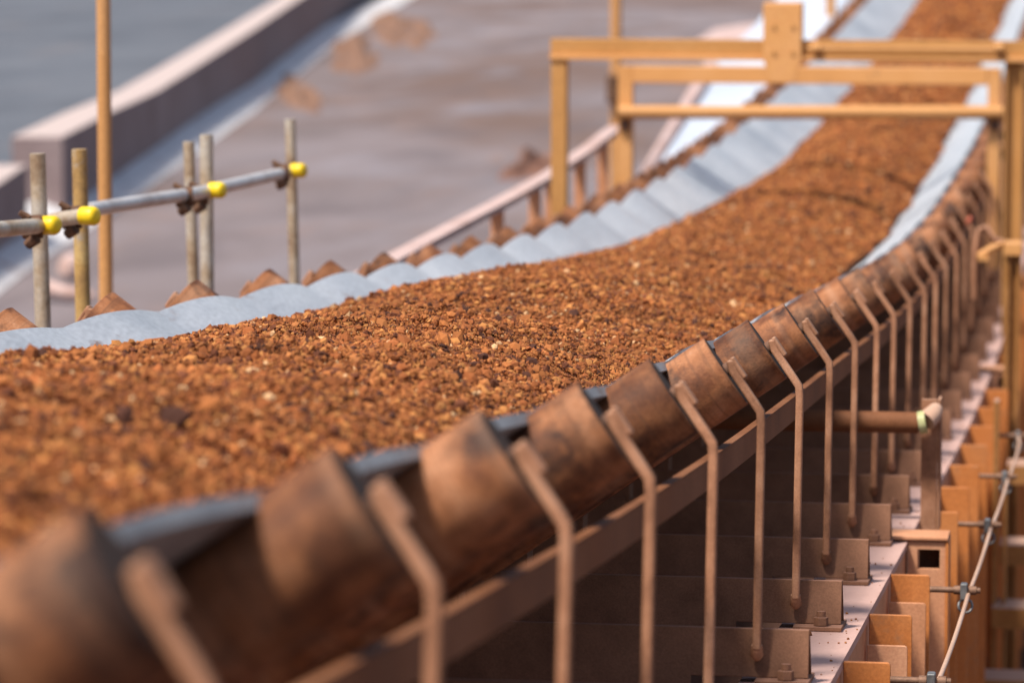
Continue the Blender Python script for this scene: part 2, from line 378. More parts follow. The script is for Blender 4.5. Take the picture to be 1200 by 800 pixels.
# ------------------------------------------------------------------ steel side beams
ss = [1.0 + .5*i for i in range(95)]
def side_beam(sign):
    # sign +1: the beam on the camera's side
    ue = -.622 if sign > 0 else 2*UC + .622
    d = sign
    t = empty('steel_beam', P(ue, 10, 1.265))
    inv = t.location.copy()
    def part(mb, name, m, parent=t, **k):
        o = mb.build(name, m, None, **k); o.parent = parent
        if parent is t: o.matrix_parent_inverse = Matrix.Translation(-inv)
        return o
    mb = MB().sweep([(ue, 1.237), (ue, 1.257), (ue - d*.20, 1.257), (ue - d*.20, 1.237)], ss)
    part(mb, 'top_flange', M['beam'])
    mb = MB().sweep([(ue - d*.006, 1.258), (ue - d*.006, 3.1), (ue - d*.02, 3.1), (ue - d*.02, 1.258)], ss)
    part(mb, 'web', M['pink'])
    return t, part, ue
tR, partR, ueR = side_beam(1)
tag(tR, 'pink dusted steel beam under the near ends of the idlers, with orange plates on its outer face', 'beam')
tL, partL, ueL = side_beam(-1)
tag(tL, 'steel beam under the far ends of the idlers on the scaffold side', 'beam')
def rounded(u0, u1, h0, h1, r=.009):
    pts = [(u0, h1), (u0, h0)]
    for k in range(5):
        q = math.pi/2 * (1 - k/4)
        pts.append((u1 - r + r*math.cos(q), h0 + r - r*math.sin(q)))
    pts.append((u1, h1))
    return pts
k = 0
s = 8.76 - .915*6
while s < 33:
    if not any(abs(s - q) < .3 for q in (11.52, 18.84)):
        zl = line(s)
        poly = [(u, zl - h) for u, h in rounded(ueR + .001, -.512, 1.239, 3.1)]
        o = MB().prism(poly, s, s + .014).build('stiffener', M['orange'], bevel=.0025); o.parent = tR; o.matrix_parent_inverse = Matrix.Translation(-tR.location)
        if s < 11.0:
            poly = [(u, zl - h) for u, h in rounded(ueR + .001, -.520, 1.307, 3.08, .009)]
            q = MB().prism(poly, s - .060, s - .048).build('dusty_plate', M['pink'], bevel=.002); q.parent = o
            q['label'] = 'dust coated lower plate below the clean orange edge'
    s += .915
def outrigger(s):
    zl = line(s)
    mb = MB().box((ueR - .06, s - .02, zl - 1.229), (-.500, s + .12, zl - 1.218))
    o = mb.build('bracket_top', M['pink'], bevel=.003); o.parent = tR; o.matrix_parent_inverse = Matrix.Translation(-tR.location)
    # face plate with a rectangular hole
    a0, a1, h0, h1 = ueR + .002, -.508, 1.234, 2.6
    b0, b1, g0, g1 = ueR + .030, -.525, 1.257, 1.317
    y0, y1 = s - .01, s + .01
    mb = MB()
    for (x0, x1, t0, t1) in ((a0, b0, h0, h1), (b1, a1, h0, h1), (b0, b1, h0, g0), (b0, b1, g1, h1)):
        mb.box((x0, y0, zl - t1), (x1, y1, zl - t0))
    q = mb.build('bracket_face', M['pink']); q.parent = o; q.matrix_parent_inverse = Matrix()
    mb = MB().box((-.5075, s - .015, zl - 2.6), (-.498, s + .12, zl - 1.231))
    q = mb.build('bracket_side', M['orange'], bevel=.002); q.parent = o
    mb = MB().box((b0, s + .10, zl - 2.6), (-.510, s + .115, zl - 1.232))
    q = mb.build('bracket_back', M['rust_dark']); q.parent = o
outrigger(11.45); outrigger(18.8)

# legs that carry the beams
for s, tx in ((13.2, 'near'), (24.0, 'middle'), (36.0, 'far')):
    for side, u in ((1, ueR - .12), (-1, ueL + .12)):
        zt = line(s) - 3.1
        lg = MB().box((u - .12, s - .10, 0), (u + .12, s - .085, zt)).box((u - .12, s + .085, 0), (u + .12, s + .10, zt)).box((u - .008, s - .085, 0), (u + .008, s + .085, zt))
        o = lg.build('support_leg', M['steelwork'])
        tag(o, '%s steel leg holding up the %s side of the conveyor' % (tx, 'camera' if side > 0 else 'scaffold'), 'support leg', 'legs under the conveyor')

# ochre angle strip under the rollers
mb = MB().sweep([(-.872, .7280), (-.866, .7280), (-.866, .7880), (-.872, .7880)], ss)
mb.sweep([(-.886, .7235), (-.866, .7235), (-.866, .7275), (-.886, .7275)], ss)
tag(mb.build('steel_strip', M['strip']), 'long ochre brown steel strip running under the near rollers behind the bent bars', 'steel strip')
mb = MB().sweep([(2*UC+.872, .735), (2*UC+.866, .735), (2*UC+.866, .812), (2*UC+.872, .812)], ss)
mb.sweep([(2*UC+.905, .729), (2*UC+.866, .729), (2*UC+.866, .7345), (2*UC+.905, .7345)], ss)
tag(mb.build('steel_strip', M['strip']), 'long ochre brown steel strip under the rollers on the scaffold side', 'steel strip')
# ------------------------------------------------------------------ idler sets (local origin: belt centre, on top of the beam)
RR, LW, A = .088, .71, R(35)
def hz(h): return 1.265 - h
ZC = hz(.966)
def roller_profile(L, r):
    return [(.001, .03), (.001, r-.004), (.0, r-.0035), (.0, r-.002), (.002, r), (L-.002, r), (L, r-.002), (L, r-.0035), (L-.001, r-.004), (L-.001, .03)]
def make_idler():
    root = empty('idler_set')
    def pc(mb, name, m, parent=root, **k): return mb.build(name, m, parent, **k)
    def roller(o, ax, L):
        b = pc(MB().lathe(roller_profile(L, RR), Vector(o), ax, 48), 'roller', M['roller'], smooth=35)
        ax = Vector(ax).normalized()
        for q in (-.0005, L-.0015):
            pc(MB().lathe([(q,.03),(q,RR-.006),(q+.002,RR-.006),(q+.002,.03)], Vector(o), ax, 40), 'end_seal', M['seal'], b, smooth=35)
        pc(MB().lathe([(-.045,.016),(L+.028,.016)], Vector(o), ax, 14), 'shaft', M['rust_dark'], b, smooth=40)
    roller((-.385, .14, ZC), (1,0,0), .77)
    for sg in (1, -1):
        roller((sg*.415, -.03, ZC + .008), (sg*math.cos(A), .065, math.sin(A)), LW)
        # bent bar that carries the outer shaft end
        e = Vector((sg*1.012, -.005, hz(.550)))
        bz = Vector((sg*1.078, -.015, hz(.645)))
        ft = Vector((sg*1.078, -.060, hz(1.163)))
        wd, dp = .0096, .013
        prof = [e + Vector((-sg*.006, 0, .024)), e, bz + Vector((-sg*.016,0,.024)), bz + Vector((-sg*.003,-.002,.006)), bz + Vector((0,-.004,-.02)), ft]
        vs, fs = [], []
        for i, p in enumerate(prof):
            t = (prof[min(i+1, len(prof)-1)] - prof[max(i-1,0)]); t = Vector((t.x, 0, t.z)).normalized()
            nn = Vector((-t.z, 0, t.x))
            vs += [p + nn*wd + Vector((0,-dp,0)), p - nn*wd + Vector((0,-dp,0)), p - nn*wd + Vector((0,dp,0)), p + nn*wd + Vector((0,dp,0))]
        for i in range(len(prof)-1):
            for q in range(4): fs.append((i*4+q, i*4+(q+1)%4, (i+1)*4+(q+1)%4, (i+1)*4+q))
        fs += [(0,1,2,3), tuple(range(len(vs)-1, len(vs)-5, -1))]
        arm = pc(MB().add(vs, fs), 'support_arm', M['arm'], bevel=.006, seg=3)
        # hook plate beside the bar top and the shaft nub in its slot
        ax = Vector((sg*math.cos(A), 0, math.sin(A))); dn = Vector((sg*math.sin(A), 0, -math.cos(A)))
        o0 = e + ax*.0135 + Vector((0, .006, 0))
        m2 = MB()
        pts = [o0 - dn*.026, o0 + dn*.030]
        vs = []
        for p in pts:
            for dx, dy in ((-1,-1),(1,-1),(1,1),(-1,1)): vs.append(p + ax*.0055*dx + Vector((0, .017*dy, 0)))
        m2.add(vs, [(0,1,2,3),(7,6,5,4),(0,4,5,1),(1,5,6,2),(2,6,7,3),(3,7,4,0)])
        pc(m2, 'hook_plate', M['arm'], arm, bevel=.005, seg=3)
        pc(MB().tube([ft + Vector((0,0,.012)), ft + Vector((0,.006,-.012)), ft + Vector((0,.012,-.02))], [.0125,.015,.008], 10), 'weld', M['arm'], arm, smooth=60)
        # inner posts under the roller joints
        pc(MB().box((sg*.400-.006, -.03, .05), (sg*.400+.006, .06, ZC+.02)), 'inner_post', M['frame'], bevel=.002)
        # foot plate and bolt
        fp = pc(MB().box((sg*1.192-.115, -.10, .029), (sg*1.192+.005, .075, .040)), 'foot_plate', M['frame'], bevel=.002)
        bx = sg*1.145
        hexa = [(bx + .019*math.cos(q*math.pi/3+.3), -.076 + .019*math.sin(q*math.pi/3+.3)) for q in range(6)]
        bo = pc(MB().prism(hexa, .0405, .062, 'z'), 'nut', M['frame'], fp, bevel=.002)
        pc(MB().tube([(bx,-.076,.062),(bx,-.076,.076)], .011, 12), 'bolt', M['frame'], bo, smooth=40)
    # base angle: inverted V across the belt line, notched over the bolt
    W = 1.192
    t = .008
    ap, ft_ = (.0, .147), (-.078, .012)
    front = MB()
    vs = []
    for y, z in ((ap[0]-.004, ap[1]), (ft_[0]-.004, ft_[1]), (ft_[0]+t, ft_[1]), (ap[0]+t*.4, ap[1]-.012)):
        vs += [(-W, y, z), (W, y, z)]
    # front leg as a slab with the corners cut where the bolts sit
    def slab(outline, y_at, thick):
        n = len(outline); v = []
        for x, z in outline: v.append((x, y_at(z), z))
        for x, z in outline: v.append((x, y_at(z) + thick, z))
        return v, [tuple(range(n)), tuple(range(2*n-1, n-1, -1))] + [(i, (i+1)%n, (i+1)%n+n, i+n) for i in range(n)]
    ya = lambda z: -.028 - .022*(.147 - z)/.135
    v, f = slab([(-W,.0405),(-W+.26,.0405),(-W+.26,-.06),(W-.26,-.06),(W-.26,.0405),(W,.0405),(W,.147),(-W,.147)], ya, .008)
    base = pc(MB().add(v, f), 'base_angle', M['frame'], bevel=.0025)
    yb = lambda z: -.0195 + .075*(.147 - z)/.135
    v, f = slab([(-W,.0405),(W,.0405),(W,.1465),(-W,.1465)], yb, .008)
    pc(MB().add(v, f), 'back_flange', M['frame'], base)
    return root
proto = make_idler()
def nth(n):
    w = ['first','second','third','fourth','fifth','sixth','seventh','eighth','ninth','tenth','eleventh','twelfth','thirteenth','fourteenth','fifteenth','sixteenth','seventeenth','eighteenth','nineteenth','twentieth']
    return w[n-1]
S0 = 4.36                         # the idler whose bar stands at x = 500 in the photograph
idlers = []
n_far = 0
for i in range(-2, 43):
    s = S0 + 1.004*i - {0: .05, -1: .15, -2: .2}.get(i, 0)
    root = proto if i == -2 else copy_tree(proto)
    root.location = (UC, s, line(s) - 1.265)
    root.rotation_euler = (math.atan(slope(s)), 0, 0)
    root.rotation_euler.z = R(random.uniform(-.25, .25))
    for ch in root.children:                     # bars are never bent quite alike
        if ch.name.startswith('support_arm'): ch.location = (random.uniform(-.003, .003), random.uniform(-.006, .006), random.uniform(-.004, .004))
    root['category'] = 'conveyor idler'
    root['group'] = 'idler sets along the conveyor'
    if i == -2: lab = 'rusty idler set just outside the bottom left corner of the photo'
    elif i == -1: lab = 'strongly blurred brown idler nearest the camera, at the bottom left corner'
    elif s < 21: lab = 'rust brown idler set, %s from the camera counted from the bottom left corner' % nth(i + 2)
    else:
        lab = 'small blurred rust brown idler set beyond the near post of the yellow gantry'
    root['label'] = lab
    idlers.append(root)

# ------------------------------------------------------------------ belt
def belt_profile():
    pts = []                    # (offset from centre, height above ZC-level axis, wing fraction)
    for x in np.linspace(0, .33, 5): pts.append((x, RR + .002, 0.0))
    # fold
    for q in np.linspace(.1, .9, 5):
        a = R(35)*q
        pts.append((.33 + .13*q, RR + .002 + .13*q*math.tan(a/2)*.9, 0.0))
    for wfr in np.linspace(.0, 1, 14):
        d = .07 + wfr*(.610 - .07)
        pts.append((.385 + d*math.cos(A) - RR*math.sin(A), d*math.sin(A) + RR*math.cos(A) + .006, .15 + .85*wfr))
    return pts
hp = belt_profile()
full = [(-x, z, wv) for x, z, wv in reversed(hp[1:])] + hp
sb = np.arange(1.0, 47.5, 1/14.0)
def belt_lift(s, wv, sg):
    ph = (s - S0)/1.004
    c = 2*abs(math.cos(math.pi*(ph - .6)))**.8 - 1   # bulges between idlers, nips just past each one
    k = (.005*wv**.9 if sg > 0 else (.0115 + .0195*min(1, max(0, (s-11)/8)))*wv**.65) * c - (.008 if sg < 0 else .013)*wv
    k += .006 * wv * noise.noise(Vector((s*.9, 3.1*sg, .4)))
    return k
bv, bf = [], []
nb = len(full)
TH = .022
for s in sb:
    zr = line(s) - 1.265 + ZC
    for j, (x, z, wv) in enumerate(full):
        k = belt_lift(s, wv, 1 if x > 0 else -1)
        sg = 1 if x > 0 else -1
        bv.append((UC + .018 + x - sg*k*.45*(wv > 0), s, zr + z + k + TH))
    for j in range(nb-1, -1, -1):
        x, z, wv = full[j]
        k = belt_lift(s, wv, 1 if x > 0 else -1)
        sg = 1 if x > 0 else -1
        nx = sg*math.sin(A)*TH if wv > 0 else 0
        nz = math.cos(A)*TH if wv > 0 else TH
        bv.append((UC + .018 + x - sg*k*.45*(wv > 0) + nx, s, zr + z + k + TH - nz))
n2 = 2*nb
for i in range(len(sb)-1):
    for j in range(n2):
        a, b = i*n2 + j, i*n2 + (j+1) % n2
        bf.append((a, b, b+n2, a+n2))
bf.append(tuple(range(n2))); bf.append(tuple(range(len(bv)-1, len(bv)-n2-1, -1)))
bo = MB().add(bv, bf).build('conveyor_belt', M['belt'], smooth=50)
M['belt_side'] = mat('dark rubber edge', [(.3,(.18,.186,.20)), (.5,(.26,.27,.285)), (.72,(.32,.33,.345))], 4, 8, (.5,.8), 0, .2, 60, per_object=False, spots=((.16,.09,.055), 5, .55, .7))
bo.data.materials.append(M['belt_side'])
mi = np.zeros(len(bo.data.polygons), np.int32)
nq = (len(sb)-1)*n2
jj = np.arange(nq) % n2
mi[:nq][jj >= nb-1] = 1          # cut edges and underside
bo.data.polygons.foreach_set('material_index', mi)
tag(bo, 'grey rubber conveyor belt with rippled edges, curving away under the heaped orange ore', 'conveyor belt')

# ------------------------------------------------------------------ ore on the belt (stuff)
def belt_z(v):                   # inner belt surface above ZC for |v|
    v = np.abs(v)
    flat = RR + .024
    x0 = .385 - RR*math.sin(A)
    wing = (v - x0)*math.tan(A) + RR*math.cos(A) + .006 + TH
    return np.maximum(flat, wing)
VC = .60
def lineN(s):
    return CAM_Z + TIP_H + np.interp(s, _sd, _zd)
# smooth value noise, vectorised
def vnoise(x, y, seed):
    r_ = np.random.default_rng(seed); g = r_.random((256, 256))
    xi, yi = np.floor(x).astype(int), np.floor(y).astype(int); fx, fy = x - xi, y - yi
    fx, fy = fx*fx*(3-2*fx), fy*fy*(3-2*fy)
    a, b, c_, d = g[xi % 256, yi % 256], g[(xi+1) % 256, yi % 256], g[xi % 256, (yi+1) % 256], g[(xi+1) % 256, (yi+1) % 256]
    return (a*(1-fx)+b*fx)*(1-fy) + (c_*(1-fx)+d*fx)*fy - .5
def v_left(s): return np.interp(s, [10, 14, 20, 26, 40], [.68, .67, .585, .49, .46])
def v_right(s): return np.interp(s, [10, 18, 26], [.66, .64, .57])
def across(g, s):                # g in -1..1 from the left contact line to the right one
    a, b = -v_left(s), v_right(s)
    wob = np.sign(g)*np.abs(g)**6*np.where(g > 0, edge_wob(s, 1), edge_wob(s, 2))
    return (a + b)/2 + g*(b - a)/2 + wob
def ore_z(g, s):
    v = across(g, s)
    zl, zr_ = belt_z(v_left(s)), belt_z(v_right(s))
    k = np.clip(1 - g**2, 0, 1)
    amp = np.interp(s, [11, 18], [1, .18])
    z = zl + (zr_ - zl)*(g + 1)/2 + np.interp(s, [12, 18, 26], [.135, .15, .19])*k**.9
    z = z + amp*(.05*vnoise(s*.55+3, v*1.3+9, 1)*np.minimum(1, k*3) + .035*vnoise(s*2.1, v*2.4+40, 2)*np.minimum(1, k*4+.15) + .026*vnoise(s*6, v*6+80, 3)) + .016*vnoise(s*17, v*17+30, 8) + .012*vnoise(s*41, v*41+70, 9)
    return lineN(s) - 1.265 + ZC + z
def edge_wob(s, side):
    return .05*vnoise(s*1.1 + 17*side, s*0 + 5, 4) + .045*vnoise(s*4 + 31*side, s*0 + 2, 5)
Vs, Fs, Cs = [], [], []
off = 0
def col_for(n, shade=1.0):
    t = rng.random(n)[:, None]
    pal = np.array([[.335,.115,.033],[.24,.075,.022],[.42,.172,.050],[.135,.043,.019],[.375,.138,.043],[.075,.028,.017],[.54,.32,.16],[.29,.090,.027]])
    prob = [.23,.22,.12,.15,.11,.06,.02,.09]
    c = pal[rng.choice(len(pal), n, p=prob)]
    c = c * (.82 + .36*rng.random(n))[:, None] * shade
    return np.clip(c, 0, 1)
# base surface
s_grid = np.concatenate([np.arange(1.0, 22, .03), np.arange(22, 47, .06)])
v_grid = np.linspace(-1, 1, 60)
SG, VG = np.meshgrid(s_grid, v_grid, indexing='ij')
VV = across(VG, SG)
ZZ = ore_z(VG, SG) + .012*vnoise(SG*33, VV*33+9, 6) - .012
sunk = np.abs(VG) > .985
ZZ = np.where(sunk, lineN(SG) - 1.265 + ZC + belt_z(VV) - .004, ZZ)
base = np.stack([UC + VV, SG, ZZ], -1).reshape(-1, 3)
nv = len(v_grid)
ii = (np.arange(len(s_grid)-1)[:, None]*nv + np.arange(nv-1)[None, :]).reshape(-1)
quads = np.stack([ii, ii+1, ii+1+nv, ii+nv], 1)
Vs.append(base); Cs.append(col_for(len(base), .8)*.55 + np.array([.23,.07,.022])*.45)
tris = np.concatenate([quads[:, [0,1,2]], quads[:, [0,2,3]]]); Fs.append(tris); off += len(base)
# lumps
ph = (1 + 5**.5)/2
ico_v = np.array([[-1,ph,0],[1,ph,0],[-1,-ph,0],[1,-ph,0],[0,-1,ph],[0,1,ph],[0,-1,-ph],[0,1,-ph],[ph,0,-1],[ph,0,1],[-ph,0,-1],[-ph,0,1]]); ico_v /= np.linalg.norm(ico_v[0])
ico_f = np.array([[0,11,5],[0,5,1],[0,1,7],[0,7,10],[0,10,11],[1,5,9],[5,11,4],[11,10,2],[10,7,6],[7,1,8],[3,9,4],[3,4,2],[3,2,6],[3,6,8],[3,8,9],[4,9,5],[2,4,11],[6,2,10],[8,6,7],[9,8,1]])
oct_v = np.array([[1,0,0],[-1,0,0],[0,1,0],[0,-1,0],[0,0,1],[0,0,-1.]]); oct_f = np.array([[0,2,4],[2,1,4],[1,3,4],[3,0,4],[2,0,5],[1,2,5],[3,1,5],[0,3,5]])
def lumps(s0, s1, per_m2, rmed, sig, kind, spread=1.0):
    global off
    n = int((s1 - s0)*2*VC*per_m2)
    s = rng.uniform(s0, s1, n); g = rng.uniform(-1, 1, n)
    v = across(g, s)
    r = np.clip(rmed*np.exp(sig*rng.standard_normal(n)), rmed*.4, rmed*3.2)
    z = ore_z(g, s) + r*rng.uniform(-.35, .55, n)
    tv, tf = (ico_v, ico_f) if kind == 'ico' else (oct_v, oct_f)
    k = len(tv)
    ax = rng.uniform(.65, 1.3, (n, 1, 3)); jit = 1 + rng.uniform(-.30, .30, (n, k, 1))
    p = tv[None]*jit*ax
    q = rng.standard_normal((n, 4)); q /= np.linalg.norm(q, axis=1)[:, None]
    a, b, c_, d = q.T
    Rm = np.stack([np.stack([1-2*(c_*c_+d*d), 2*(b*c_-a*d), 2*(b*d+a*c_)], -1), np.stack([2*(b*c_+a*d), 1-2*(b*b+d*d), 2*(c_*d-a*b)], -1), np.stack([2*(b*d-a*c_), 2*(c_*d+a*b), 1-2*(b*b+c_*c_)], -1)], 1)
    p = np.einsum('nij,nkj->nki', Rm, p)*r[:, None, None] + np.stack([UC + v, s, z], -1)[:, None]
    cc = np.repeat(col_for(n)[:, None], k, 1)
    Vs.append(p.reshape(-1, 3)); Cs.append(cc.reshape(-1, 3))
    Fs.append((tf[None] + (off + np.arange(n)*k)[:, None, None]).reshape(-1, 3)); off += n*k
lumps(1.2, 6.0, 14000, .0040, .48, 'oct')
lumps(6.0, 13.0, 24000, .0029, .50, 'oct')
lumps(6.0, 13.0, 1500, .0070, .30, 'ico')
lumps(5.0, 14.0, 90, .0120, .25, 'ico')
lumps(13.0, 19.0, 11000, .0048, .48, 'oct')
lumps(19.0, 30.0, 3600, .0080, .42, 'oct')
lumps(30.0, 47.0, 900, .014, .40, 'oct')
lumps(14.0, 47.0, 60, .016, .25, 'oct')
V_ = np.concatenate(Vs); F_ = np.concatenate(Fs); C_ = np.concatenate(Cs)
me = bpy.data.meshes.new('ore')
me.vertices.add(len(V_)); me.vertices.foreach_set('co', V_.astype(np.float32).ravel())
me.loops.add(len(F_)*3); me.loops.foreach_set('vertex_index', F_.astype(np.int32).ravel())
me.polygons.add(len(F_)); me.polygons.foreach_set('loop_start', np.arange(0, len(F_)*3, 3, dtype=np.int32))
me.update(calc_edges=True)
ca = me.color_attributes.new('lump_colour', 'FLOAT_COLOR', 'POINT')
ca.data.foreach_set('color', np.concatenate([C_, np.ones((len(C_), 1))], 1).astype(np.float32).ravel())
m = bpy.data.materials.new('orange iron ore'); m.use_nodes = True
N, L = m.node_tree.nodes, m.node_tree.links; b = N['Principled BSDF']; b.inputs['Roughness'].default_value = .9; b.inputs['Specular IOR Level'].default_value = .25
at = N.new('ShaderNodeAttribute'); at.attribute_name = 'lump_colour'
g = N.new('ShaderNodeNewGeometry'); n1 = N.new('ShaderNodeTexNoise'); n1.inputs['Scale'].default_value = 4.5; n1.inputs['Detail'].default_value = 6; L.new(g.outputs['Position'], n1.inputs['Vector'])
r1 = N.new('ShaderNodeMapRange'); r1.inputs[1].default_value = .3; r1.inputs[2].default_value = .7; r1.inputs[3].default_value = .72; r1.inputs[4].default_value = 1.25; L.new(n1.outputs[0], r1.inputs[0])
mx = N.new('ShaderNodeMix'); mx.data_type = 'RGBA'; mx.blend_type = 'MULTIPLY'; mx.inputs[0].default_value = 1
L.new(at.outputs['Color'], mx.inputs[6]); L.new(r1.outputs[0], mx.inputs[7]); L.new(mx.outputs[2], b.inputs['Base Color'])
n2_ = N.new('ShaderNodeTexNoise'); n2_.inputs['Scale'].default_value = 260; n2_.inputs['Detail'].default_value = 4; L.new(g.outputs['Position'], n2_.inputs['Vector'])
bp = N.new('ShaderNodeBump'); bp.inputs['Strength'].default_value = .5; bp.inputs['Distance'].default_value = .003; L.new(n2_.outputs[0], bp.inputs['Height']); L.new(bp.outputs[0], b.inputs['Normal'])
me.shade_flat()
me.materials.append(m)
oo = bpy.data.objects.new('ore', me); COL.objects.link(oo)
tag(oo, 'heaped orange brown iron ore lumps riding on the grey belt', 'ore', kind='stuff')

# crumbs that fell on the beam and the idler feet
cv, cf = [], []
for k in range(150):
    sq = random.uniform(7.5, 19); uq = random.uniform(-.80, -.63) if k % 3 else random.uniform(-.70, -.626)
    if random.random() < .35: sq = S0 + 1.004*round((sq - S0)/1.004) + random.uniform(.12, .5)
    rq = .0026*math.exp(random.gauss(0, .45)); zq = line(sq) - 1.237 + rq*.5
    o_ = len(cv)
    for p in ico_v: cv.append((uq + p[0]*rq*random.uniform(.7, 1.3), sq + p[1]*rq*random.uniform(.7, 1.3), zq + p[2]*rq*random.uniform(.6, 1)))
    cf += [tuple(int(q) + o_ for q in f_) for f_ in ico_f]
M['crumb'] = mat('fallen ore crumbs', [(.3,(.16,.055,.02)), (.5,(.28,.10,.03)), (.7,(.38,.16,.06))], 40, 4, (.9,1), 0, .2, 200, per_object=False)
tag(MB().add(cv, cf).build('spilled_ore', M['crumb']), 'small orange ore crumbs fallen on the pink beam top', 'ore crumbs', kind='stuff')

# ------------------------------------------------------------------ cross pipe with yellow tape below the idlers
s = 12.05
a = on_s(940, 493, s); b_ = on_s(1088, 495, s)
zz = (a.z + b_.z)/2
rt_ = empty('cross_pipe', (-.76, s, zz), 'brown cross pipe with a yellow green band below the bent bars', 'pipe')
def rel(mb, name, m, parent, **k):
    o = mb.build(name, m, None, **k); o.parent = parent
    t = parent
    if t.parent is None: o.matrix_parent_inverse = Matrix.Translation(-t.location)   # a sub-part's parent is already in place
    return o
pr = .034
rel(MB().tube([(-2.9, s, zz), (b_.x - .0305, s, zz)], pr, 20), 'pipe', M['strip'], rt_, smooth=40)
rel(MB().tube([(b_.x - .0300, s, zz), (b_.x - .008, s, zz + .004)], pr + .002, 20), 'tape_band', M['tape'], rt_, smooth=40)
rel(MB().tube([(b_.x - .0075, s, zz + .007), (b_.x + .012, s + .02, zz + .025), (b_.x + .022, s + .05, zz + .04)], [pr-.001, pr-.004, pr-.012], 20), 'pipe_end', M['cord'], rt_, smooth=40)
tp = line(s+.15) - 1.265
rel(MB().box((b_.x - .025, s + .06, tp + .002), (b_.x + .025, s + .075, tp + .42)).box((b_.x + .026, s + .06, tp + .002), (b_.x + .036, s + .15, tp + .42)), 'mounting_post', M['arm'], rt_, bevel=.002)

# ------------------------------------------------------------------ pull cord and its supports
uc_, hc_ = -.417, 1.274
rods = [8.76 - .915*2, 8.76, 8.76 + .915*2, 8.76 + .915*4, 8.76 + .915*6, 8.76 + .915*8]
pts = []
for i in range(len(rods)-1):
    for q in range(8):
        f = q/8; s = rods[i] + (rods[i+1]-rods[i])*f
        p = P(uc_ + .012, s, hc_ + .012 + .05*f*(1-f)); pts.append(p)
pts.append(P(uc_, rods[-1], hc_)); pts.insert(0, P(uc_, 4.0, hc_ + .02))
tag(MB().tube(pts, .0062, 10).build('pull_cord', M['cord'], smooth=60), 'pinkish pull cord cable strung through rings beside the orange plates', 'cable')
names = ['outside the photo', 'at the bottom edge of the photo', 'with the clearest ring beside the dark hole', 'third up along the pull cord', 'fourth up along the pull cord', 'blurred and farthest up the pull cord']
for i, s in enumerate(rods):
    if i == 0: continue
    rt_ = empty('cord_support', P(-.51, s - .02, hc_), 'brown rod with grey clamp and ring, %s' % names[i], 'cord support', 'rods that carry the pull cord')
    z = line(s) - hc_
    y = s - .02
    rel(MB().tube([(-.511, y, z), (uc_ + .045, y, z)], .0085, 12), 'rod', M['bar_brown'], rt_, smooth=40)
    rel(MB().tube([(uc_ - .028, y, z), (uc_ - .011, y, z)], .0125, 12), 'sleeve', M['bar_brown'], rt_, smooth=40)
    rel(MB().tube([(uc_ + .016, y, z), (uc_ + .034, y, z)], .0125, 12), 'sleeve', M['bar_brown'], rt_, smooth=40)
    cl = rel(MB().box((uc_ - .010, y - .017, z - .026), (uc_ + .010, y + .017, z + .020)), 'clamp', M['zinc'], rt_, bevel=.004)
    ring = [(uc_ + .004 + .019*math.cos(q*math.pi/10), y + .004*math.sin(q), z - .044 + .019*math.sin(q*math.pi/10)) for q in range(21)]
    rel(MB().tube(ring, .0038, 8, caps=False), 'ring', M['zinc'], cl, smooth=60)

# ------------------------------------------------------------------ gantry over the belt
SG_ = 20.8
def rect_px(s, x0, y0, x1, y1, t, mb=None):        # a bar seen as this rectangle at distance s, with thickness t along y
    a, b_ = on_s(x0, y0, s), on_s(x1, y1, s)
    mb = mb or MB()
    return mb.box((min(a.x, b_.x), s, min(a.z, b_.z)), (max(a.x, b_.x), s + t, max(a.z, b_.z)))
def zat(x, y, s): return on_s(x, y, s).z
def xat(x, y, s): return on_s(x, y, s).x
g1 = empty('gantry', (xat(655, 240, SG_), SG_, 0), 'ochre steel gantry with a wide bolted centre plate across the belt', 'gantry')
xl, xr = xat(646, 60, SG_), xat(1240, 60, SG_)
zt, zb = zat(900, 47, SG_), zat(900, 71, SG_)
# I beam: top flange, web, bottom flange
mb = MB().box((xl, SG_-.03, zb+.0245), (xr, SG_+.07, zt))
rel(MB().box((xl, SG_-.06, zb), (xr, SG_+.07, zb+.024)), 'bottom_flange', M['gantry'], g1, bevel=.003)
rel(mb, 'cross_beam', M['gantry_dull'], g1, bevel=.003)
def ipost(x0, x1, s, z0, z1, mb=None):
    mb = mb or MB()
    return mb.box((x0, s-.04, z0), (x0+.012, s+.06, z1)).box((x1-.012, s-.04, z0), (x1, s+.06, z1)).box((x0+.0125, s+.004, z0), (x1-.0125, s+.016, z1))
rel(MB().box((xat(647,80,SG_), SG_-.045, 0), (xat(665,80,SG_), SG_+.055, zb-.001)), 'post', M['gantry_dull'], g1, bevel=.004)
rel(ipost(xat(1178,80,SG_), xat(1200,80,SG_), SG_, 0, zb-.001), 'post', M['gantry_dull'], g1)
x0, x1, x2, x3 = xat(896,0,SG_), xat(941,0,SG_), xat(908,0,SG_), xat(932,0,SG_)
pl = rel(MB().prism([(x0, zat(900,4,SG_)), (x1, zat(900,4,SG_)), (x1, zat(900,70,SG_)), (x3, zat(900,97,SG_)), (x2, zat(900,97,SG_)), (x0, zat(900,70,SG_))], SG_-.075, SG_-.055), 'centre_plate', M['gantry'], g1, bevel=.004)
for bx in (907, 929):
    for by in (31, 62):
        c = on_s(bx, by, SG_-.076)
        rel(MB().tube([(c.x, SG_-.0755, c.z), (c.x, SG_-.084, c.z)], .012, 6), 'bolt', M['gantry_dull'], pl)
rel(MB().box((x0+.002, SG_-.054, zt+.001), (x1-.002, SG_+.09, zat(900,3,SG_))), 'plate_box', M['gantry'], g1, bevel=.004)
rel(MB().tube([(x1+.03, SG_-.065, zat(1000,57,SG_)), (xat(1172,57,SG_), SG_-.065, zat(1172,58,SG_))], .014, 12), 'thin_rail', M['pole'], g1, smooth=40)
